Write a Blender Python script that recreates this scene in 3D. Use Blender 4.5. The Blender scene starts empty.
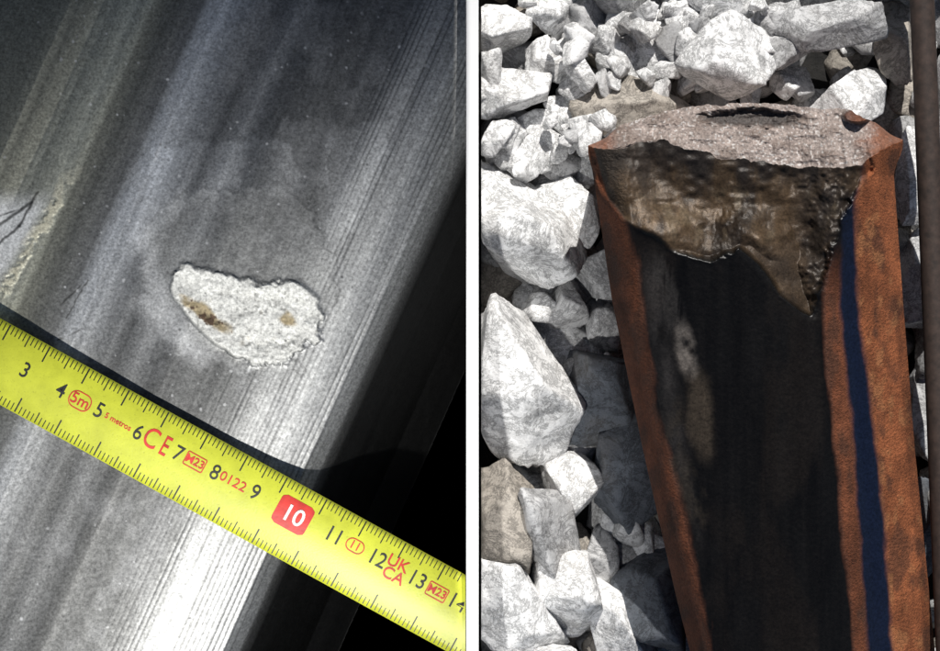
import bpy, bmesh, math, random
import numpy as np
from mathutils import Vector
random.seed(4); rng=np.random.default_rng(7)
H=30.0
def W(px,py,z):
    k=(H-z)/H
    return 4.7+(px-470)/100*k, 3.255+(325.5-py)/100*k
# ---------- noise ----------
def _h(i,j,k,s):
    n=(i.astype(np.int64)*374761393+j.astype(np.int64)*668265263+k.astype(np.int64)*2147483647+s*1274126177)&0xffffffff
    n=((n^(n>>13))*1274126177)&0xffffffff
    n=((n^(n>>16))*2246822519)&0xffffffff
    return ((n^(n>>15))&0xffffff)/float(0xffffff)
def vn(x,y,z=None,s=0):
    flat=z is None
    if flat: z=np.zeros_like(x)
    i,j,k=np.floor(x),np.floor(y),np.floor(z)
    fx,fy,fz=x-i,y-j,z-k
    fx,fy,fz=[f*f*(3-2*f) for f in (fx,fy,fz)]
    r=0
    for a in (0,1):
        for b in (0,1):
            for c in ((0,) if flat else (0,1)):
                w=(fx if a else 1-fx)*(fy if b else 1-fy)*(1 if flat else (fz if c else 1-fz))
                r=r+w*_h(i+a,j+b,k+c,s)
    return r
def fbm(x,y,z=None,s=0,o=4):
    r=0;a=.5;t=0
    for q in range(o):
        f=2.03**q
        r=r+a*vn(x*f+q*7.1,y*f+q*3.3,None if z is None else z*f,s+q); t+=a; a*=.5
    return r/t
def ss(a,b,x):
    t=np.clip((x-a)/(b-a),0,1); return t*t*(3-2*t)
def sdf(px,py,poly):
    P=np.array(poly,float); d=np.full(px.shape,1e18); ins=np.zeros(px.shape,bool)
    n=len(P)
    for a in range(n):
        A=P[a];B=P[(a+1)%n]; e=B-A
        wx,wy=px-A[0],py-A[1]
        t=np.clip((wx*e[0]+wy*e[1])/(e@e),0,1)
        d=np.minimum(d,(wx-e[0]*t)**2+(wy-e[1]*t)**2)
        c=((A[1]>py)!=(B[1]>py))
        if B[1]!=A[1]:
            xi=A[0]+(py-A[1])*(B[0]-A[0])/(B[1]-A[1])
            ins^=(c&(px<xi))
    d=np.sqrt(d); return np.where(ins,-d,d)
# ---------- mesh helpers ----------
def mkmesh(name,V,F,mat,cols=None,smooth=True,parent=None):
    V=np.asarray(V,np.float32);F=np.asarray(F,np.int32)
    m=bpy.data.meshes.new(name); k=F.shape[1]
    m.vertices.add(len(V)); m.vertices.foreach_set('co',V.ravel())
    m.loops.add(F.size); m.loops.foreach_set('vertex_index',F.ravel())
    m.polygons.add(len(F)); m.polygons.foreach_set('loop_start',np.arange(0,F.size,k,dtype=np.int32))
    m.update(calc_edges=True); m.validate()
    m.polygons.foreach_set('use_smooth',np.full(len(m.polygons),smooth))
    if cols:
        for nm,c in cols.items():
            a=m.attributes.new(nm,'FLOAT_COLOR','POINT')
            c=np.concatenate([np.asarray(c,np.float32),np.ones((len(c),1),np.float32)],1)
            a.data.foreach_set('color',c.ravel())
    m.materials.append(mat)
    o=bpy.data.objects.new(name,m); bpy.context.collection.objects.link(o)
    if parent: o.parent=parent
    return o
def gridfaces(nr,nc):
    i=np.arange(nr*nc).reshape(nr,nc)
    return np.stack([i[:-1,:-1],i[1:,:-1],i[1:,1:],i[:-1,1:]],-1).reshape(-1,4)
def box(name,x0,x1,y0,y1,z0,z1,mat,parent=None,bev=0.01):
    bm=bmesh.new(); bmesh.ops.create_cube(bm,size=1)
    for v in bm.verts:
        v.co=Vector((x0+(v.co.x+.5)*(x1-x0),y0+(v.co.y+.5)*(y1-y0),z0+(v.co.z+.5)*(z1-z0)))
    if bev: bmesh.ops.bevel(bm,geom=bm.edges[:],offset=bev,segments=2,affect='EDGES')
    m=bpy.data.meshes.new(name); bm.to_mesh(m); bm.free(); m.materials.append(mat)
    o=bpy.data.objects.new(name,m); bpy.context.collection.objects.link(o); o.parent=parent
    return o
# ---------- materials ----------
def newmat(name):
    m=bpy.data.materials.new(name); m.use_nodes=True
    nt=m.node_tree; b=nt.nodes['Principled BSDF']; return m,nt,b
def noise(nt,vec,scale,detail=4,rough=.6,dist=0):
    n=nt.nodes.new('ShaderNodeTexNoise'); n.inputs['Scale'].default_value=scale
    n.inputs['Detail'].default_value=detail; n.inputs['Roughness'].default_value=rough; n.inputs['Distortion'].default_value=dist
    nt.links.new(vec,n.inputs['Vector']); return n.outputs['Fac']
def ramp(nt,fac,stops):
    r=nt.nodes.new('ShaderNodeValToRGB'); e=r.color_ramp.elements
    while len(e)<len(stops): e.new(.5)
    for q,(p,c) in enumerate(stops):
        e[q].position=p; e[q].color=(c,c,c,1) if isinstance(c,(int,float)) else (*c,1)
    nt.links.new(fac,r.inputs[0]); return r.outputs[0]
def mul(nt,a,b,mode='MULTIPLY',f=1.0):
    n=nt.nodes.new('ShaderNodeMixRGB'); n.blend_type=mode
    if isinstance(f,float): n.inputs[0].default_value=f
    else: nt.links.new(f,n.inputs[0])
    for q,s in ((1,a),(2,b)):
        if isinstance(s,tuple): n.inputs[q].default_value=(*s,1)
        else: nt.links.new(s,n.inputs[q])
    return n.outputs[0]
def bump(nt,b,h,st,dist=.02):
    n=nt.nodes.new('ShaderNodeBump'); n.inputs['Strength'].default_value=st; n.inputs['Distance'].default_value=dist
    nt.links.new(h,n.inputs['Height']); nt.links.new(n.outputs[0],b.inputs['Normal'])
def simple(name,col,rough=.6,metal=0,ns=8,var=.25):
    m,nt,b=newmat(name); tc=nt.nodes.new('ShaderNodeTexCoord').outputs['Object']
    f=noise(nt,tc,ns,5)
    c=ramp(nt,f,[(.3,tuple(v*(1-var) for v in col)),(.7,tuple(min(1,v*(1+var)) for v in col))])
    nt.links.new(c,b.inputs['Base Color']); b.inputs['Roughness'].default_value=rough; b.inputs['Metallic'].default_value=metal
    bump(nt,b,f,.15); return m
def attrmat(name,fine=60,cmin=.55,bst=.4,bdist=.01,fine2=14,spec=.5):
    m,nt,b=newmat(name); tc=nt.nodes.new('ShaderNodeTexCoord').outputs['Object']
    b.inputs['Specular IOR Level'].default_value=spec
    a=nt.nodes.new('ShaderNodeAttribute'); a.attribute_name='col'
    p=nt.nodes.new('ShaderNodeAttribute'); p.attribute_name='prm'
    sp=nt.nodes.new('ShaderNodeSeparateColor'); nt.links.new(p.outputs['Color'],sp.inputs[0])
    n1=noise(nt,tc,fine,4,.7); n2=noise(nt,tc,fine2,4,.7)
    c=mul(nt,a.outputs['Color'],ramp(nt,n1,[(.3,cmin),(.7,1.3)]))
    c=mul(nt,c,ramp(nt,n2,[(.3,.8),(.7,1.15)]))
    nt.links.new(c,b.inputs['Base Color'])
    nt.links.new(sp.outputs[0],b.inputs['Roughness']); nt.links.new(sp.outputs[1],b.inputs['Metallic'])
    bp=nt.nodes.new('ShaderNodeBump'); bp.inputs['Distance'].default_value=bdist
    mm=nt.nodes.new('ShaderNodeMath'); mm.operation='MULTIPLY'; mm.inputs[1].default_value=bst
    nt.links.new(sp.outputs[2],mm.inputs[0]); nt.links.new(mm.outputs[0],bp.inputs['Strength'])
    nt.links.new(n1,bp.inputs['Height']); nt.links.new(bp.outputs[0],b.inputs['Normal'])
    return m

# ================= LEFT: worn rail =================
nx,ny=640,900
px=np.concatenate([np.linspace(-260,-6,60),np.linspace(-5,466,nx-60)])
py=np.concatenate([np.linspace(-240,-6,50),np.linspace(-5,656,ny-100),np.linspace(660,960,50)])
PX,PY=np.meshgrid(px,py)
uu=((PX-375)*.912+(PY-350)*.41)/100; vv=((PX-375)*.41-(PY-350)*.912)/100
u=uu+ .012*(fbm(vv*1.2,uu*.5,s=3)-.5)*2
z=np.interp(u,[-7,-5,-4.2,-3.9,-3.4,-2.8,-1.8,-.9,-.45,-.15,0,.12,.3,.6,.9],[1.3,1.42,1.5,1.46,1.5,1.555,1.6,1.58,1.54,1.46,1.32,1.1,.7,.2,0])
z+= .012*(fbm(u*3.2,vv*.06,s=11,o=3)-.5)*ss(.3,-.1,u)
bandn=fbm(u*9,vv*.12,s=21,o=4); fine=fbm(u*38,vv*.5,s=22,o=3); spots=fbm(PX/9,PY/9,s=5,o=4)
big=fbm(PX/70,PY/70,s=6,o=4)
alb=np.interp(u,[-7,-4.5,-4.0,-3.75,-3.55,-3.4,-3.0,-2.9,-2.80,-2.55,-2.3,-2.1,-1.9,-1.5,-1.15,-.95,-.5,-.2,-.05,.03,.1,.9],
                [.20,.22,.28,.55,.66,.22,.20,.62,.68,.28,.14,.23,.13,.13,.18,.30,.44,.50,.42,.16,.02,.004])  # polish bands, plus highlight streaks and dark flank shade put into the colour
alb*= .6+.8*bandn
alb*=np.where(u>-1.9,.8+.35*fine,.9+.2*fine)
g=.5+.5*np.cos(u*2*np.pi/.052+7*fbm(u*4,vv*.12,s=31))
gm=ss(-1.45,-.9,u)*ss(.02,-.12,u)*(.25+.75*ss(.35,.65,fbm(u*9,vv*.35,s=33,o=3)))
groove=(g**4)*gm
alb*=1-.6*groove
z-=.003*groove
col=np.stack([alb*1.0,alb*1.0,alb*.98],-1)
cool=ss(-3.2,-2.7,u)*ss(-1.3,-2.0,u)*ss(450,200,PY)
col*=1+cool[...,None]*np.array([-.02,.0,.04])
warm=ss(-2.9,-3.5,u)
col*=1+warm[...,None]*np.array([.06,.05,-.12])
film=ss(.45,.75,fbm(PX/34+u*2,PY/34,s=46,o=5))*ss(.02,-.3,u)*.3*ss(-3.4,-2.4,u)
col=col*(1-film[...,None])+.32*film[...,None]
rough=.40+.16*bandn+.08*spots; metal=np.full_like(u,.82)-film*.6
bmp=.35+.0*u
wob=22*(fbm(PX/22,PY/22,s=40)-.5)*2
halo=sdf(PX+wob,PY+wob,[(165,205),(205,188),(265,182),(312,205),(330,245),(335,300),(322,345),(285,375),(240,372),(200,352),(165,345),(140,315),(135,275),(150,240)])
hm=ss(6,-16,halo)*(.6+.6*ss(.35,.65,fbm(PX/40,PY/40,s=47)))
hm=np.clip(hm,0,1)
inner=.7+.6*big
for q in range(3): col[...,q]=col[...,q]*(1-hm*.35)+hm*.35*(.42*inner)*(1.0,1.0,.96)[q]
ring=np.exp(-((halo+2)/1.8)**2)*.35*ss(.35,.6,fbm(PX/20,PY/20,s=44)); col*=(1-ring)[...,None]
metal=metal*(1-hm*.15)
lg=ss(6,-18,sdf(PX+wob,PY+wob,[(135,235),(160,232),(172,262),(180,300),(200,335),(235,365),(200,372),(160,345),(135,310)]))
col=col*(1-.5*lg[...,None])+.62*.5*lg[...,None]*inner[...,None]
halo2=ss(4,-4,sdf(PX+wob*.6,PY-wob*.6,[(150,150),(250,140),(290,150),(300,190),(200,195),(160,230),(130,260)]))
halo3=ss(4,-4,sdf(PX+wob*.4,PY-wob*.4,[(330,130),(380,120),(392,150),(360,230),(330,240),(315,200)]))
col*=(1+.45*halo2+.35*halo3)[...,None]
w2=8*(fbm(PX/9,PY/9,s=50)-.5)*2
sp=sdf(PX+w2,PY+w2,[(170,272),(178,266),(205,269),(222,272),(240,279),(260,282),(280,280),(300,284),(318,297),(324,316),(315,338),(294,357),(264,366),(238,359),(212,342),(190,320),(175,298)])
sm=ss(2,-3,sp)
gr=fbm(PX/4,PY/4,s=51,o=5); gr2=fbm(PX/13,PY/13,s=52,o=4); gr3=fbm(PX/28,PY/20,s=53,o=3)
core=ss(-8,-20,sp)
z+= sm*(.026 -.03*core*gr3*1.6 + .014*(gr-.5)+.035*(gr2-.5)) + np.exp(-((sp+3)/4)**2)*.014
cw=np.array([.80,.79,.74]); cb=np.array([.40,.32,.19]); cd=np.array([.10,.06,.035])
bro=np.maximum(np.exp(-(((PX-206)/28)**2+((PY-316-(PX-206)*.7)/11)**2)),.8*np.exp(-(((PX-287)/9)**2+((PY-320)/8)**2)))
bm_=ss(.34,.75,bro*.85+ (gr2-.5)*1.0+core*.08)
dm_=ss(.64,.84,bro+(gr-.5)*1.8-.2)
sc=cw*(1-bm_[...,None])+cb*bm_[...,None]; sc=sc*(1-dm_[...,None])+cd*dm_[...,None]
sc=sc*(.58+.35*gr+.35*gr2)[...,None]
pore=ss(.70,.82,vn(PX/3,PY/3,s=58))*sm*ss(.4,.6,gr3); sc*=(1-.4*pore)[...,None]; z-=.006*pore
col=col*(1-sm[...,None])+sc*sm[...,None]
metal*=1-sm; rough=rough*(1-sm)+.75*sm; bmp=bmp+sm*.4
d1=np.abs((PX-35)*.86+(PY-235)*.5+7*(fbm(PX/12,PY/12,s=61)-.5)*2)
cr=ss(9,3,d1)*ss(150,215,PY)*ss(335,300,PY)*ss(.3,.55,fbm(PX/6,PY/6,s=62))
col=col*(1-.8*cr[...,None])+np.array([.6,.56,.42])*.8*cr[...,None]; metal*=1-cr; z+=.015*cr*gr
wl=ss(0,-14,(PX-38)*.86+(PY-232)*.5)*ss(185,215,PY)*ss(310,260,PY)
col=col*(1-.8*wl[...,None])+.80*.8*wl[...,None]; metal*=1-.8*wl
for (x0,y0,x1,y1,tw) in [(-5,228,32,202,1.7),(-5,246,20,226,1.3),(20,226,38,192,1.2),(0,216,22,208,.6),(60,305,82,285,.6),(66,318,88,280,.5),(58,340,80,330,.5)]:
    L_=math.hypot(x1-x0,y1-y0); t=np.clip(((PX-x0)*(x1-x0)+(PY-y0)*(y1-y0))/L_**2,0,1)
    d=np.hypot(PX-x0-t*(x1-x0)+w2*.3,PY-y0-t*(y1-y0)); sc_=ss(tw+.9,tw*.4,d); col*=(1-.85*sc_)[...,None]; metal*=1-sc_
rr=np.random.default_rng(77)
for q in range(420):
    cx,cy=rr.uniform(0,440),rr.uniform(0,650); r=rr.uniform(.6,1.5); bright=rr.random()<.7
    uq=((cx-375)*.912+(cy-350)*.41)/100
    if uq>-.15: continue
    ix=np.searchsorted(px,[cx-6,cx+6]); iy=np.searchsorted(py,[cy-6,cy+6]); sl_=(slice(iy[0],iy[1]),slice(ix[0],ix[1]))
    m_=ss(r*1.5,r*.5,np.hypot(PX[sl_]-cx,(PY[sl_]-cy)*rr.uniform(.7,1.3)))*rr.uniform(.2,.75)
    tgt=.6 if bright else .04
    col[sl_]=col[sl_]*(1-m_[...,None])+tgt*m_[...,None]; metal[sl_]*=1-m_
z[0,:]=0;z[-1,:]=0;z[:,0]=0
X,Y=W(PX,PY,z)
prm=np.stack([np.clip(rough,0.15,1),np.clip(metal,0,1),np.clip(bmp,0,1)],-1)
mat=attrmat('worn_steel',fine=38,cmin=.5,bst=.35,bdist=.012,fine2=16)
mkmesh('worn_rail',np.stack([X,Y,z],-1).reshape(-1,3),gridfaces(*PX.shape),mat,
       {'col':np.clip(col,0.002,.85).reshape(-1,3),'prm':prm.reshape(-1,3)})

# ================= tape measure =================
ang=math.atan(.5515); ca,sa=math.cos(ang),math.sin(ang); HW=38.0
def tape_z(w): return 1.74+.05*(1-(w/HW)**2)
def T(s,w): return s*ca+w*sa, 361.5+s*sa-w*ca
def TW(s,w,dz=0):
    a,b=T(s,w); zz=tape_z(w)+dz
    x,y=W(a,b,zz); return x,y,zz
myel,nt,b=newmat('yellow_tape_paint'); tc=nt.nodes.new('ShaderNodeTexCoord').outputs['Object']
f=noise(nt,tc,6,5); f2=noise(nt,tc,50,4,.7); f3=noise(nt,tc,2.3,6,.7)
c=ramp(nt,f,[(.3,(.53,.56,.035)),(.7,(.63,.66,.045))]); c=mul(nt,c,ramp(nt,f2,[(.28,.68),(.42,1.0)])); c=mul(nt,c,ramp(nt,f3,[(.3,.8),(.6,1.0)]))
nt.links.new(c,b.inputs['Base Color']); b.inputs['Roughness'].default_value=.42; bump(nt,b,f2,.08)
mblk=simple('black_print',(.015,.015,.015),.5); mred=simple('red_print',(.55,.03,.02),.5); mwht=simple('white_print',(.75,.75,.72),.5)
tape=bpy.data.objects.new('tape_measure',None); bpy.context.collection.objects.link(tape)
S=np.linspace(-200,600,500); Wd=np.linspace(-HW,HW,13)
SS,WW=np.meshgrid(S,Wd); A,B=T(SS,WW); A=np.minimum(A,465.5)
def strip(dz):
    zz=tape_z(WW)+dz; x,y=W(A,B,zz); return np.stack([x,y,zz],-1).reshape(-1,3)
top=strip(0); bot=strip(-.02)
Fg=gridfaces(*SS.shape)
ok=A.ravel()[Fg].min(1)<465.4
n=len(top); nr,nc=SS.shape
e=np.arange(nc-1)
edge1=np.stack([e,e+1,e+1+n,e+n],1); e2=e+(nr-1)*nc; edge2=np.stack([e2+1,e2,e2+n,e2+1+n],1)
mkmesh('blade',np.concatenate([top,bot]),np.concatenate([Fg[ok],Fg[ok][:,::-1]+n,edge1,edge2]),myel,parent=tape)
V=[];F=[]
def quad(s0,s1,w0,w1,V,F,dz=.004):
    if max(T(s1,w0)[0],T(s1,w1)[0])>465: return
    i=len(V); k=4
    for q in range(k+1):
        w=w0+(w1-w0)*q/k
        V.append(TW(s0,w,dz));V.append(TW(s1,w,dz))
    for q in range(k): F.append([i+2*q,i+2*q+1,i+2*q+3,i+2*q+2])
sp10=45.15; s3=25*ca+ (370-361.5)*sa+11
for m_ in range(-60,150):
    s=s3+(m_-30)*sp10/10
    if m_%10==0: l=17;th=.7
    elif m_%5==0: l=12.5;th=.55
    else: l=8.5;th=.45
    quad(s-th,s+th,HW-1,HW-1-l,V,F); quad(s-th,s+th,-HW+1,-HW+1+l*.9,V,F)
mkmesh('graduations',V,F,mblk,smooth=False,parent=tape)
def text(body,pxx,pyy,size,mat,bold=.0,dz=.006,sx=1,rot=0):
    cu=bpy.data.curves.new('t','FONT'); cu.body=body; cu.align_x='CENTER'; cu.align_y='CENTER'; cu.size=1; cu.offset=bold; cu.resolution_u=4
    o=bpy.data.objects.new('t',cu); bpy.context.collection.objects.link(o)
    dg=bpy.context.evaluated_depsgraph_get(); me=bpy.data.meshes.new_from_object(o.evaluated_get(dg))
    bpy.data.objects.remove(o)
    ds,dw=pxx*ca+(pyy-361.5)*sa, pxx*sa-(pyy-361.5)*ca
    cr_,sr_=math.cos(rot),math.sin(rot)
    for v in me.vertices:
        a,b_=v.co.x*size*sx,v.co.y*size
        a,b_=a*cr_-b_*sr_,a*sr_+b_*cr_
        v.co=TW(ds+a,dw+b_,dz)
    bm=bmesh.new(); bm.from_mesh(me)
    xm=W(465,0,1.75)[0]
    bmesh.ops.delete(bm,geom=[f for f in bm.faces if max(v.co.x for v in f.verts)>xm],context='FACES')
    bm.to_mesh(me); bm.free()
    me.materials.clear(); me.materials.append(mat)
    ob=bpy.data.objects.new('mark_'+''.join(ch for ch in body if ch.isalnum()),me); bpy.context.collection.objects.link(ob); ob.parent=tape
def rbox(pxx,pyy,w,h,mat,fill=False,th=1.1,r=4,dz=.005):
    ds,dw=pxx*ca+(pyy-361.5)*sa, pxx*sa-(pyy-361.5)*ca
    pts=[]
    for cx_,cy_,a0 in ((w/2-r,h/2-r,0),(-w/2+r,h/2-r,90),(-w/2+r,-h/2+r,180),(w/2-r,-h/2+r,270)):
        for q in range(6):
            a=math.radians(a0+q*18); pts.append((cx_,cy_,math.cos(a),math.sin(a)))
    bm=bmesh.new()
    if fill:
        rows=[]
        for q in range(13):
            yq=-h/2+h*q/12; ins=max(0,abs(yq)-(h/2-r)); hw=w/2-r+math.sqrt(max(0,r*r-ins*ins))
            rows.append((bm.verts.new(TW(ds-hw,dw+yq,dz)),bm.verts.new(TW(ds+hw,dw+yq,dz))))
        for q in range(12): bm.faces.new([rows[q][0],rows[q][1],rows[q+1][1],rows[q+1][0]])
    else:
        o_=[bm.verts.new(TW(ds+x+c*r,dw+y+s*r,dz)) for x,y,c,s in pts]
        i_=[bm.verts.new(TW(ds+x+c*(r-th),dw+y+s*(r-th),dz)) for x,y,c,s in pts]
        for q in range(len(o_)): bm.faces.new([o_[q],o_[(q+1)%len(o_)],i_[(q+1)%len(o_)],i_[q]])
    me=bpy.data.meshes.new('b'); bm.to_mesh(me); bm.free(); me.materials.append(mat)
    ob=bpy.data.objects.new('printed_box',me); bpy.context.collection.objects.link(ob); ob.parent=tape
for t_,x_,y_ in [('2',-14,349),('3',25,371),('4',61,391),('5',99,411),('6',138,433),('7',178,454),('8',215,473),('9',255,493),('11',334,536),('12',377,559),('13',417,580),('14',457,603)]:
    text(t_,x_,y_,22,mblk,.004,sx=.9)
rbox(293,515,37,31,mred,fill=True,r=5); text('10',293,516,24,mwht,.012,dz=.014)
rbox(80,401,24,18,mred,r=8); text('5m',80,401,16,mred,.01)
text('5 metros',118,422,8,mred,.015)
text('C',151,439,29,mred,.005,sx=.8); text('E',165,447,29,mred,.005,sx=.6)
rbox(195,462,22,15,mred,r=2); text('M23',195,462,11.5,mred,.02)
text('0122',233,482,14,mred,.005,sx=1.05)
rbox(355,546,20,14,mred,r=6.9); text('11',355,546,12,mred,.01)
text('UK',398,564,17,mred,.01); text('CA',393,576,17,mred,.01)
rbox(437,592,22,15,mred,r=2); text('M23',437,592,11.5,mred,.02)

# ================= divider, ground, added sun blocker =================
xa=W(466.3,0,2.0)[0]; xb=W(478.5,0,2.0)[0]
mwp=simple('white_painted_board',(.8,.8,.8),.6,ns=3,var=.02)
box('white_divider_board',xa,xb,-6,12,0.004,2.0,mwp,bev=.006)
mg,nt,b=newmat('dark_soil'); tc=nt.nodes.new('ShaderNodeTexCoord').outputs['Object']
f=noise(nt,tc,4,8,.7); nt.links.new(ramp(nt,f,[(.35,(.006,.006,.006)),(.75,(.03,.028,.026))]),b.inputs['Base Color']); b.inputs['Roughness'].default_value=.95; bump(nt,b,f,.6,.1)
me=bpy.data.meshes.new('ground'); me.from_pydata([(-400,-400,0),(400,-400,0),(400,400,0),(-400,400,0)],[],[(0,1,2,3)]); me.materials.append(mg)
o=bpy.data.objects.new('ground',me); bpy.context.collection.objects.link(o)
mc=simple('blocker_concrete',(.3,.29,.28),.9,ns=2)
SX=.15/.76; E0=4.27
bm=bmesh.new()
q0=[(-14,.004),(E0,.004),(E0+16*SX,16),(-14,16)]  # added unseen blocker keeping sun off the left rail; edge follows sun rays
va=[bm.verts.new((x,12.2,z_)) for x,z_ in q0]; vb=[bm.verts.new((x,13.2,z_)) for x,z_ in q0]
bm.faces.new(va); bm.faces.new(vb[::-1])
for q in range(4): bm.faces.new([va[q],vb[q],vb[(q+1)%4],va[(q+1)%4]])
bmesh.ops.recalc_face_normals(bm,faces=bm.faces[:]); bmesh.ops.bevel(bm,geom=bm.edges[:],offset=.02,segments=2,affect='EDGES')
me=bpy.data.meshes.new('added_sun_blocker'); bm.to_mesh(me); bm.free(); me.materials.append(mc)
o=bpy.data.objects.new('added_sun_blocker',me); bpy.context.collection.objects.link(o)

# ================= ballast =================
ico={}
for lv in (3,4,5):
    bm=bmesh.new(); bmesh.ops.create_icosphere(bm,subdivisions=lv+0,radius=1)
    v=np.array([q.co[:] for q in bm.verts]); v/=np.linalg.norm(v,axis=1)[:,None]
    ico[lv]=(v,np.array([[w.index for w in q.verts] for q in bm.faces])); bm.free()
RV=[];RF=[];RC=[];off=0
def rock(cx,cy,cz,rx,ry,rz,rot,lv,tint,seed):
    global off
    r_=np.random.default_rng(seed); D,Fc=ico[lv]
    n1=r_.integers(7,10); n2=8
    n=r_.normal(size=(n1+n2,3)); n/=np.linalg.norm(n,axis=1)[:,None]
    n[:3,2]=np.abs(n[:3,2])+.25; n/=np.linalg.norm(n,axis=1)[:,None]
    n=np.concatenate([n,np.eye(3),-np.eye(3)])
    d=np.concatenate([r_.uniform(.48,.75,n1),r_.uniform(.8,1.0,n2),r_.uniform(.85,1.1,6)])
    q=np.clip(D@n.T,1e-4,None)/d; p=120 if lv>4 else (80 if lv==4 else 40)
    m=q.max(1); r=1/(m*((q/m[:,None])**p).sum(1)**(1/p))
    o=r_.uniform(0,50,3)
    P=D*r[:,None]
    f1=fbm(P[:,0]*1.8+o[0],P[:,1]*1.8+o[1],P[:,2]*1.8+o[2],s=1,o=2)-.5
    f2=fbm(P[:,0]*6+o[0],P[:,1]*6+o[1],P[:,2]*6+o[2],s=2,o=4)-.5
    st=np.round((P@n[0])*5+f1*3)/5-(P@n[0])
    P=P*(1+.12*f1+.05*f2+.07*st)[:,None]*np.array([rx,ry,rz])*1.24
    tx,ty=r_.uniform(-.5,.5,2)
    c,s=math.cos(tx),math.sin(tx); P=P@np.array([[1,0,0],[0,c,-s],[0,s,c]]).T
    c,s=math.cos(ty),math.sin(ty); P=P@np.array([[c,0,s],[0,1,0],[-s,0,c]]).T
    c,s=math.cos(rot),math.sin(rot); P=P@np.array([[c,-s,0],[s,c,0],[0,0,1]]).T
    P=P+np.array([cx,cy,cz])
    P[:,0]=np.where((P[:,0]<xb+.03)&(cx>xb),xb+.03,P[:,0]); P[:,2]=np.maximum(P[:,2],-.2)
    RV.append(P);RF.append(Fc+off);RC.append(np.tile(tint,(len(P),1))); off+=len(P)
Wt=(.95,.95,.95); G=(.56,.56,.565); Bn=(.44,.40,.35); DkShade=(.14,.155,.18)  # darkest stone tint stands for shadow beside the rail, put into the colour
big_=[
(513,228,46,62,-15,Wt,.7),(527,385,50,68,-25,Wt,.75),(735,62,46,40,20,Wt,.75),(790,40,18,30,60,G,.7),(503,88,32,28,10,Wt,.6),(500,27,28,24,0,Wt,.5),
(577,212,30,34,0,Wt,.4),(640,105,52,26,-10,Bn,.6),(833,25,46,28,-5,G,.75),(856,98,44,28,-18,Wt,.6),(897,40,18,40,10,Bn,.45),
(612,272,26,32,0,G,.4),(498,522,36,56,10,Bn,.65),(545,535,34,52,-20,G,.6),(578,488,26,34,0,Wt,.5),(515,620,44,46,10,Wt,.6),(578,598,34,38,0,Wt,.55),
(612,622,26,60,-20,Wt,.5),(567,305,24,26,0,G,.35),(655,590,38,55,10,DkShade,.5),(612,385,36,42,0,DkShade,.45),(640,470,36,54,0,DkShade,.45),(925,270,22,48,0,G,.5),
(930,400,20,50,0,G,.4),(938,520,22,50,0,DkShade,.4),(912,190,14,48,0,Wt,.55),(550,60,26,18,30,Wt,.45),(590,25,26,24,0,G,.4),(618,60,22,16,20,Wt,.45),(660,50,28,34,30,Wt,.4),
(690,20,26,22,0,Wt,.5),(745,12,28,20,0,Wt,.5),(570,115,22,18,0,Wt,.45),(540,150,26,16,-20,Wt,.5),(560,168,22,14,0,G,.4),(535,120,16,14,0,Wt,.45),(505,150,24,20,0,G,.4),
(486,330,14,18,0,G,.4),(600,330,16,20,0,G,.3),(570,440,22,24,0,G,.2),(550,12,22,16,0,Wt,.45),(800,85,20,16,0,G,.35),(600,560,18,24,0,G,.35),(545,310,22,14,0,Wt,.45),(590,165,20,24,0,Wt,.35),(578,80,15,13,0,Wt,.5),(608,38,14,12,0,Wt,.5),
(960,120,40,50,0,Wt,.5),(985,300,50,60,0,G,.5),(990,480,50,60,0,Wt,.5),(560,700,50,50,0,Wt,.5),(500,720,40,40,0,G,.5),(640,720,50,50,0,G,.4),(600,-40,40,40,0,G,.5),(700,-40,50,40,0,Wt,.5),(800,-50,50,40,0,Wt,.5),(900,-50,50,40,0,G,.5)]
for q,(a,b_,w,h,ro,ti,zc) in enumerate(big_):
    x,y=W(a,b_,zc+.2); v=1+.16*(random.random()-.7)
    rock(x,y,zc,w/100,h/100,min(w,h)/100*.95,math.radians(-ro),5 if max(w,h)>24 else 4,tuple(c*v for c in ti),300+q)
def filler(n,rmin,rmax,zmin,zmax,lv,seed,pk=.72):
    r_=np.random.default_rng(seed); done=[]
    tries=0
    while len(done)<n and tries<n*30:
        tries+=1
        x=r_.uniform(4.9,11.5); y=r_.uniform(-2.5,9); r=r_.uniform(rmin,rmax)
        if any((x-a)**2+(y-b)**2<(pk*(r+c))**2 for a,b,c in done): continue
        done.append((x,y,r)); ti=[Wt,Wt,G,G,Bn][r_.integers(5)]; v=r_.uniform(.7,1.0)
        rock(x,y,r_.uniform(zmin,zmax),r*r_.uniform(.8,1.4),r*r_.uniform(.65,1.1),r*.75,r_.uniform(0,6.3),lv,tuple(c*v for c in ti),seed*1000+len(done))
filler(260,.22,.42,.0,.15,4,3)
filler(400,.09,.18,.1,.42,3,5)
r_=np.random.default_rng(9)
for q in range(110):
    a,b_=r_.uniform(484,800),r_.uniform(-5,175)
    if a>660 and b_>90: continue
    r=r_.uniform(.06,.15); x,y=W(a,b_,.8); v=r_.uniform(.75,1.0); ti=Wt if r_.random()<.75 else G
    rock(x,y,r_.uniform(.45,.8),r*r_.uniform(.9,1.7),r,r*.8,r_.uniform(0,6.3),4,tuple(c*v for c in ti),7000+q)
ms,nt,b=newmat('limestone_ballast'); tc=nt.nodes.new('ShaderNodeTexCoord').outputs['Object']
a=nt.nodes.new('ShaderNodeAttribute'); a.attribute_name='col'
n1=noise(nt,tc,2.6,6,.65,.3); n2=noise(nt,tc,8,7,.75,.2); n3=noise(nt,tc,40,4,.7); n4=noise(nt,tc,3.2,9,.8,.5); n5=noise(nt,tc,5.5,8,.75,.3)
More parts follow.
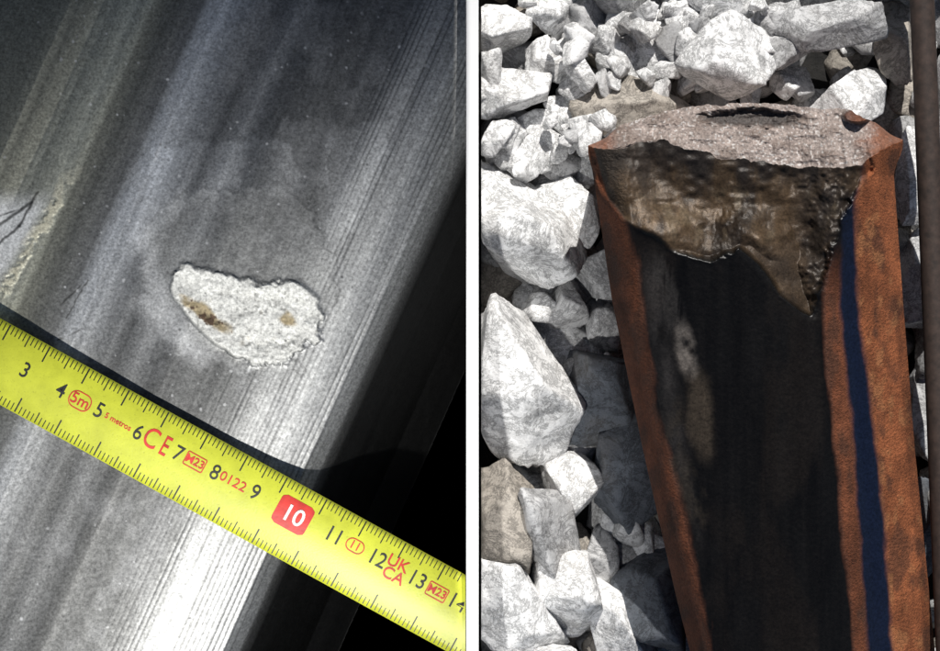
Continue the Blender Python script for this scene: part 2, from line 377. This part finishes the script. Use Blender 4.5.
vein=ramp(nt,n4,[(.46,1.0),(.49,.32),(.50,.25),(.51,.42),(.54,1.0)])
vein2=ramp(nt,n5,[(.38,.45),(.44,1.0),(.5,.6),(.53,1.0)])
c=mul(nt,a.outputs['Color'],ramp(nt,n1,[(.33,.62),(.46,1.0)]))
c=mul(nt,c,vein,f=.8); c=mul(nt,c,vein2,f=.6); c=mul(nt,c,ramp(nt,n3,[(.3,.82),(.5,1.0)]))
c=mul(nt,c,(.33,.27,.2),'MIX',ramp(nt,noise(nt,tc,1.1,4,.6),[(.55,0.0),(.75,.2)]))
nt.links.new(c,b.inputs['Base Color']); b.inputs['Roughness'].default_value=.85
h=mul(nt,n2,n3,'ADD',.3); bump(nt,b,h,.5,.045)
mkmesh('ballast_stones',np.concatenate(RV),np.concatenate(RF),ms,{'col':np.concatenate(RC)})

# ================= broken rail =================
yk=[100,150,200,300,450,600,651,1000]
fL=lambda y:np.interp(y,yk,[588,589,597,612,643,677,690,768])
fR=lambda y:np.interp(y,[100,140,175,300,450,600,651,1000],[903,903,894,903,915,930,935,972])
fDS=lambda y:np.interp(y,yk,[626,628,630,642,668,701,713,790])
fDE=lambda y:np.interp(y,[100,150,230,300,450,600,651,1000],[850,850,828,822,836,850,856,893])
fB0=lambda y:np.interp(y,yk,[858,858,842,840,854,864,868,900])
fB1=lambda y:np.interp(y,yk,[864,866,856,858,877,889,893,930])
nc=460
t=np.linspace(0,1,nc)
def lipn(t): return 9*(fbm(t*14,t*0+.3,s=81)-.5)*2+3*(fbm(t*60,t*0+.3,s=82)-.5)*2
xl=588+(903-588)*t
ylip=np.interp(xl,[588,610,632,665,690,720,760,800,840,862,885,903],[147,150,146,139,150,156,160,168,166,163,150,139])+lipn(t)*.6
xbk=601+(890-601)*t
ybk=np.interp(xbk,[601,620,660,700,730,800,850,875,890],[140,126,113,106,103,106,110,122,134])+lipn(t+3)*.4
nf=110; nb=760
rf=np.linspace(0,1,nf)[:,None]
rb=np.concatenate([np.linspace(0,.62,nb-60),np.linspace(.623,1,60)])[:,None]
YB=ylip[None,:]+(1000-ylip[None,:])*rb
XB=fL(YB)+(fR(YB)-fL(YB))*t[None,:]
blend=ss(.03,0,rb); XB=XB*(1-blend)+blend*xl[None,:]
XF=xbk[None,:]*(1-rf)+xl[None,:]*rf; YF=ybk[None,:]*(1-rf)+ylip[None,:]*rf
zb=lambda y:np.interp(y,[100,150,651,1000],[2.75,2.7,1.85,1.3])
def prof(x,y):
    ds,de,l,r,b0,b1=fDS(y),fDE(y),fL(y),fR(y),fB0(y),fB1(y)
    mid=(ds+de)/2; hw=(de-ds)/2
    zt=-.10*np.clip(np.abs((x-mid)/hw),0,1)**2.5
    lf=np.clip((ds-x)/(ds-l),0,1); zt-= .42*(lf**1.6)
    rfk=np.clip((x-de)/(r-de),0,1); zt-= .10*ss(0,.35,rfk)+.55*rfk**2.2
    return zt
ZB=zb(YB)+prof(XB,YB)
w3=10*(fbm(XB/25,YB/25,s=90)-.5)*2
spoly=[(560,100),(592,165),(606,195),(620,215),(640,230),(665,244),(690,256),(715,264),(745,252),(765,268),(778,292),(800,308),(812,316),(820,292),(832,245),(848,205),(866,165),(890,60),(720,40)]
sd=sdf(XB+w3,YB+w3,spoly); smk=ss(3,-3,sd)
dep=ss(0,-60,sd)
scal=fbm(XB/42,YB/26,s=91,o=3); rip=fbm(XB/8,YB/22,s=92,o=4); f9=fbm(XB/4,YB/4,s=93,o=3)
ZB-= smk*(.04+.36*dep*(.6+.6*scal)) ; ZB+=smk*(.010*(rip-.5)+.003*(f9-.5)+.18*(fbm(XB/42,YB/26,s=91,o=2)-.5))
lobe=ss(8,-18,sdf(XB+w3,YB+w3,[(770,170),(795,200),(785,235),(745,250),(765,272),(800,308),(814,318),(835,240),(850,190),(852,160)]))
ZB-=.08*lobe*ss(150,185,YB)
ZB+= .004*(f9-.5)*(1-smk)
def blob(cx_,cy_,rx,ry,an=0):
    c,s=math.cos(an),math.sin(an); dx,dy=XB-cx_+w3*.8,YB-cy_+w3*.8
    return ss(1.35,.6,np.hypot((dx*c+dy*s)/rx,(-dx*s+dy*c)/ry))
fl1=blob(684,348,12,27,-.2); fl2=blob(701,415,14,45,-.15); fl3=blob(676,440,9,40,.0); fl4=blob(690,490,12,34,-.2); fl5=blob(668,300,12,45,-.2)
ZB-=.015*(fl1+fl2*.7)
rust_l=np.array([.16,.052,.023]); rust_r=np.array([.28,.09,.035]); dark=np.array([.0045,.004,.0037]); blue=np.array([.006,.010,.026]); gold=np.array([.080,.052,.030])
rn=fbm(XB/12,YB/18,s=95,o=5); rn2=fbm(XB/30,YB/70,s=96,o=5); rn3=fbm(XB/5,YB/45,s=94,o=4)
def mixc(C,c,m): return C*(1-m[...,None])+np.asarray(c)*m[...,None]
C=np.tile(dark,XB.shape+(1,))*(.5+1.2*fbm(XB/6,YB/90,s=97,o=4))[...,None]
C=mixc(C,np.array([.013,.010,.008]),ss(.45,.7,fbm(XB/30,YB/90,s=197,o=4))*.6)
R_=.24+.22*fbm(XB/16,YB/70,s=198); M_=np.full(XB.shape,.0)
edgew=5*(fbm(XB/14,YB/60,s=98,o=5)-.5)*2
ml=ss(6,-8,XB-fDS(YB)+edgew*1.8+3*(rn-.5)*2); C=mixc(C,rust_l,ml)
mgl=np.exp(-((XB-fDS(YB)-12)/9)**2)*ss(240,290,YB)*ss(620,450,YB)*ss(.3,.6,rn2); C=C+mgl[...,None]*np.array([.03,.027,.026])  # pale gloss along the dark band: sky highlight put into the colour
mr=ss(-4,4,XB-fDE(YB)+edgew+4*(rn-.5))*ss(235,330,YB); C=mixc(C,rust_l*1.05,mr)
mb=ss(-3,3,XB-fB0(YB)+edgew*.5+4*(rn-.5))
C=mixc(C,blue,mb); mr2=ss(-4,4,XB-fB1(YB)+edgew*.6+5*(rn-.5)); C=mixc(C,rust_r,mr2)  # blue strip: reflected sky tone put into the colour
rm0=np.maximum(np.maximum(ml,mr2),mr*(1-mb))
C=C*(1+rm0*((.40+.85*rn+.35*rn3)*(.35+1.3*rn2)-1))[...,None]
C=mixc(C,np.array([.06,.030,.020]),ss(.52,.70,fbm(XB/16,YB/34,s=194,o=5))*.6*rm0)
C=mixc(C,np.array([.40,.17,.07]),ss(.58,.75,fbm(XB/10,YB/20,s=195,o=5))*.6*mr2)
ridge=ss(.72,.8,(XB-fB1(YB))/(fR(YB)-fB1(YB)+1))*ss(250,330,YB); C*= (1-.3*ridge)[...,None]
rm=rm0; R_=R_*(1-rm)+.85*rm
C=mixc(C,np.array([.20,.175,.155]),fl1*.75*ss(.25,.6,rn)); C=mixc(C,np.array([.075,.058,.042]),fl2*.8*(.4+.6*rn3)); C=mixc(C,np.array([.045,.036,.027]),np.maximum(fl3,fl4)*.55*ss(.3,.6,rn)); C=mixc(C,np.array([.06,.055,.052]),fl5*.4*ss(.4,.6,rn3))  # flake patches; the palest has a whitish highlight put into its colour
gs=gold*(.6+.8*rip)[...,None]*(.35+1.2*scal)[...,None]
gs=mixc(gs,np.array([.020,.015,.012]),ss(.46,.66,fbm(XB/24,YB/34,s=99))*.8)
gs=mixc(gs,np.array([.17,.13,.085]),ss(.56,.76,fbm(XB/14,YB/24,s=100))*.5*ss(.2,.8,1-np.abs((YB-215)/50)))
gs=mixc(gs,np.array([.026,.022,.020]),ss(200,160,YB+4*lipn(t)[None,:])*.75)
gs=mixc(gs,np.array([.045,.036,.03]),lobe*.6)
smc=smk*ss(868,856,XB)*ss(-1,1.5,XB-(594+(YB-150)*.28))
C=mixc(C,gs,smc); R_=R_*(1-smc)+.42*smc; M_=M_*(1-smc)+.2*smc
dk=np.exp(-((sd-2)/3.0)**2)*.5*ss(862,850,XB); C*=(1-dk)[...,None]
# fracture face
g1=fbm(XF/2.4,YF/2.4,s=110,o=4); g2=fbm(XF/26,YF/12,s=111,o=4); g3=vn(XF/1.7,YF/1.7,s=112); g4=fbm(XF/9,YF/5,s=113,o=3)
ZF=ZB[0][None,:]*rf + (1-rf)*(np.minimum(2.1,ZB[0]-.2))[None,:]
fw=ss(0,.1,rf)*ss(1,.93,rf); ZF=ZF+fw*(.016*(g1-.5)+.08*(g2-.5)+.02*(g4-.5))
CF=np.tile(np.array([.31,.255,.23]),XF.shape+(1,))*(.5+.9*g1)[...,None]
CF=mixc(CF,np.array([.68,.66,.64]),ss(.72,.86,g3)*.6)
CF=mixc(CF,np.array([.13,.09,.07]),ss(.50,.70,g2)*.5)
ov=ss(1.25,.7,np.hypot((XF-750+8*(g4-.5))/50,(YF-118+8*(g4-.5))/9)); CF=mixc(CF,np.array([.03,.026,.025]),ov*.85); ZF-=ov*.09*fw
ov2=ss(1.2,.8,np.hypot((XF-857)/14,(YF-116)/7)); CF=mixc(CF,np.array([.09,.03,.015]),ov2*.9); ZF+=.12*ov2
er=np.maximum(ss(630,600,XF+30*(g2-.5)),ss(850,885,XF+30*(g2-.5))); CF=mixc(CF,np.array([.25,.095,.048]),er*.8)
RF_=np.full(XF.shape,.5); MF=np.full(XF.shape,.1)
XA=np.concatenate([XF[:-1],XB]); YA=np.concatenate([YF[:-1],YB]); ZA=np.concatenate([ZF[:-1],ZB]); CA=np.concatenate([CF[:-1],C])
RA=np.concatenate([RF_[:-1],R_]); MA=np.concatenate([MF[:-1],M_]); BA=np.clip(.1+.9*np.concatenate([np.full(XF[:-1].shape,.4),np.maximum(rm,smc*.15)]),0,1)
x,y=W(XA,YA,ZA); P=np.stack([x,y,ZA],-1)
def low(Pe,inset,zl):
    Q=Pe.copy(); Q[:,2]=zl; Q[:,0]+=inset; return Q
left=[low(P[:,0],.05,P[:,0,2]-.35),low(P[:,0],.9,P[:,0,2]-.7),low(P[:,0],1.0,-.1)]
right=[low(P[:,-1],-.05,P[:,-1,2]-.35),low(P[:,-1],-.9,P[:,-1,2]-.7),low(P[:,-1],-1.0,-.1)]
full=np.concatenate([np.stack(left[::-1],1),P,np.stack(right,1)],1)
def ext(a):
    a=a if a.ndim==3 else a[...,None]
    return np.concatenate([np.tile(a[:,:1],(1,3,1)),a,np.tile(a[:,-1:],(1,3,1))],1)
CE,RE,ME,BE=ext(CA),ext(RA),ext(MA),ext(BA)
back=full[:1].copy(); back[...,2]=np.minimum(back[...,2],0)-.1; back[...,1]-=.25
full=np.concatenate([back,full],0); CE,RE,ME,BE=[np.concatenate([q[:1],q],0) for q in (CE,RE,ME,BE)]
mr_=attrmat('rusty_rail_steel',fine=40,cmin=.5,bst=.8,bdist=.03,fine2=9,spec=.3)
mkmesh('broken_rail',full.reshape(-1,3),gridfaces(full.shape[0],full.shape[1]),mr_,{'col':np.clip(CE,0.002,.8).reshape(-1,3),'prm':np.concatenate([RE,ME,BE],-1).reshape(-1,3)})

# ================= steel rod at the right edge =================
mrr=simple('dark_rust',(.035,.022,.017),.75,ns=12,var=.5)
V=[];F=[]; k=20; ys=np.linspace(9.5,-3,60)
for yy in ys:
    xc=W(922,0,1.3)[0]+ (6.4-yy)*.04
    for q in range(k):
        a_=2*math.pi*q/k; V.append((xc+.12*math.cos(a_),yy,1.3+.12*math.sin(a_)))
for r in range(len(ys)-1):
    for q in range(k): F.append([r*k+q,r*k+(q+1)%k,(r+1)*k+(q+1)%k,(r+1)*k+q])
mkmesh('steel_rod',V,F,mrr,smooth=True)

# ================= light =================
w=bpy.data.worlds.new('World'); bpy.context.scene.world=w; w.use_nodes=True
nt=w.node_tree; bg=nt.nodes['Background']; sk=nt.nodes.new('ShaderNodeTexSky'); sk.sky_type='NISHITA'; sk.sun_disc=False
d=Vector((.15,.75,.76)).normalized()
el=math.asin(d.z); az=math.atan2(d.x,d.y)
sk.sun_elevation=el; sk.sun_rotation=az
nt.links.new(sk.outputs[0],bg.inputs[0]); bg.inputs[1].default_value=.05
sl=bpy.data.lights.new('sun','SUN'); sl.energy=5.0; sl.angle=math.radians(.5); sl.color=(1,.97,.92)
so=bpy.data.objects.new('sun',sl); bpy.context.collection.objects.link(so); so.rotation_euler=d.to_track_quat('Z','Y').to_euler(); so.location=d*60
tl=bpy.data.lights.new('torch_light','SPOT'); tl.energy=6000; tl.spot_size=math.radians(50); tl.spot_blend=1.0; tl.shadow_soft_size=.15; tl.color=(1,.99,.96)
to=bpy.data.objects.new('torch_light',tl); bpy.context.collection.objects.link(to)
to.location=(2.8,-2.4,10.5); tgt=Vector((2.3,1.7,1.5)); to.rotation_euler=(Vector(to.location)-tgt).to_track_quat('Z','Y').to_euler()
cd=bpy.data.cameras.new('camera'); co=bpy.data.objects.new('camera',cd); bpy.context.collection.objects.link(co)
co.location=(4.7,3.255,H); cd.sensor_fit='HORIZONTAL'; cd.angle=2*math.atan(4.7/H); cd.clip_end=2000
bpy.context.scene.camera=co
bpy.context.scene.view_settings.view_transform='Standard'; bpy.context.scene.view_settings.look='None'
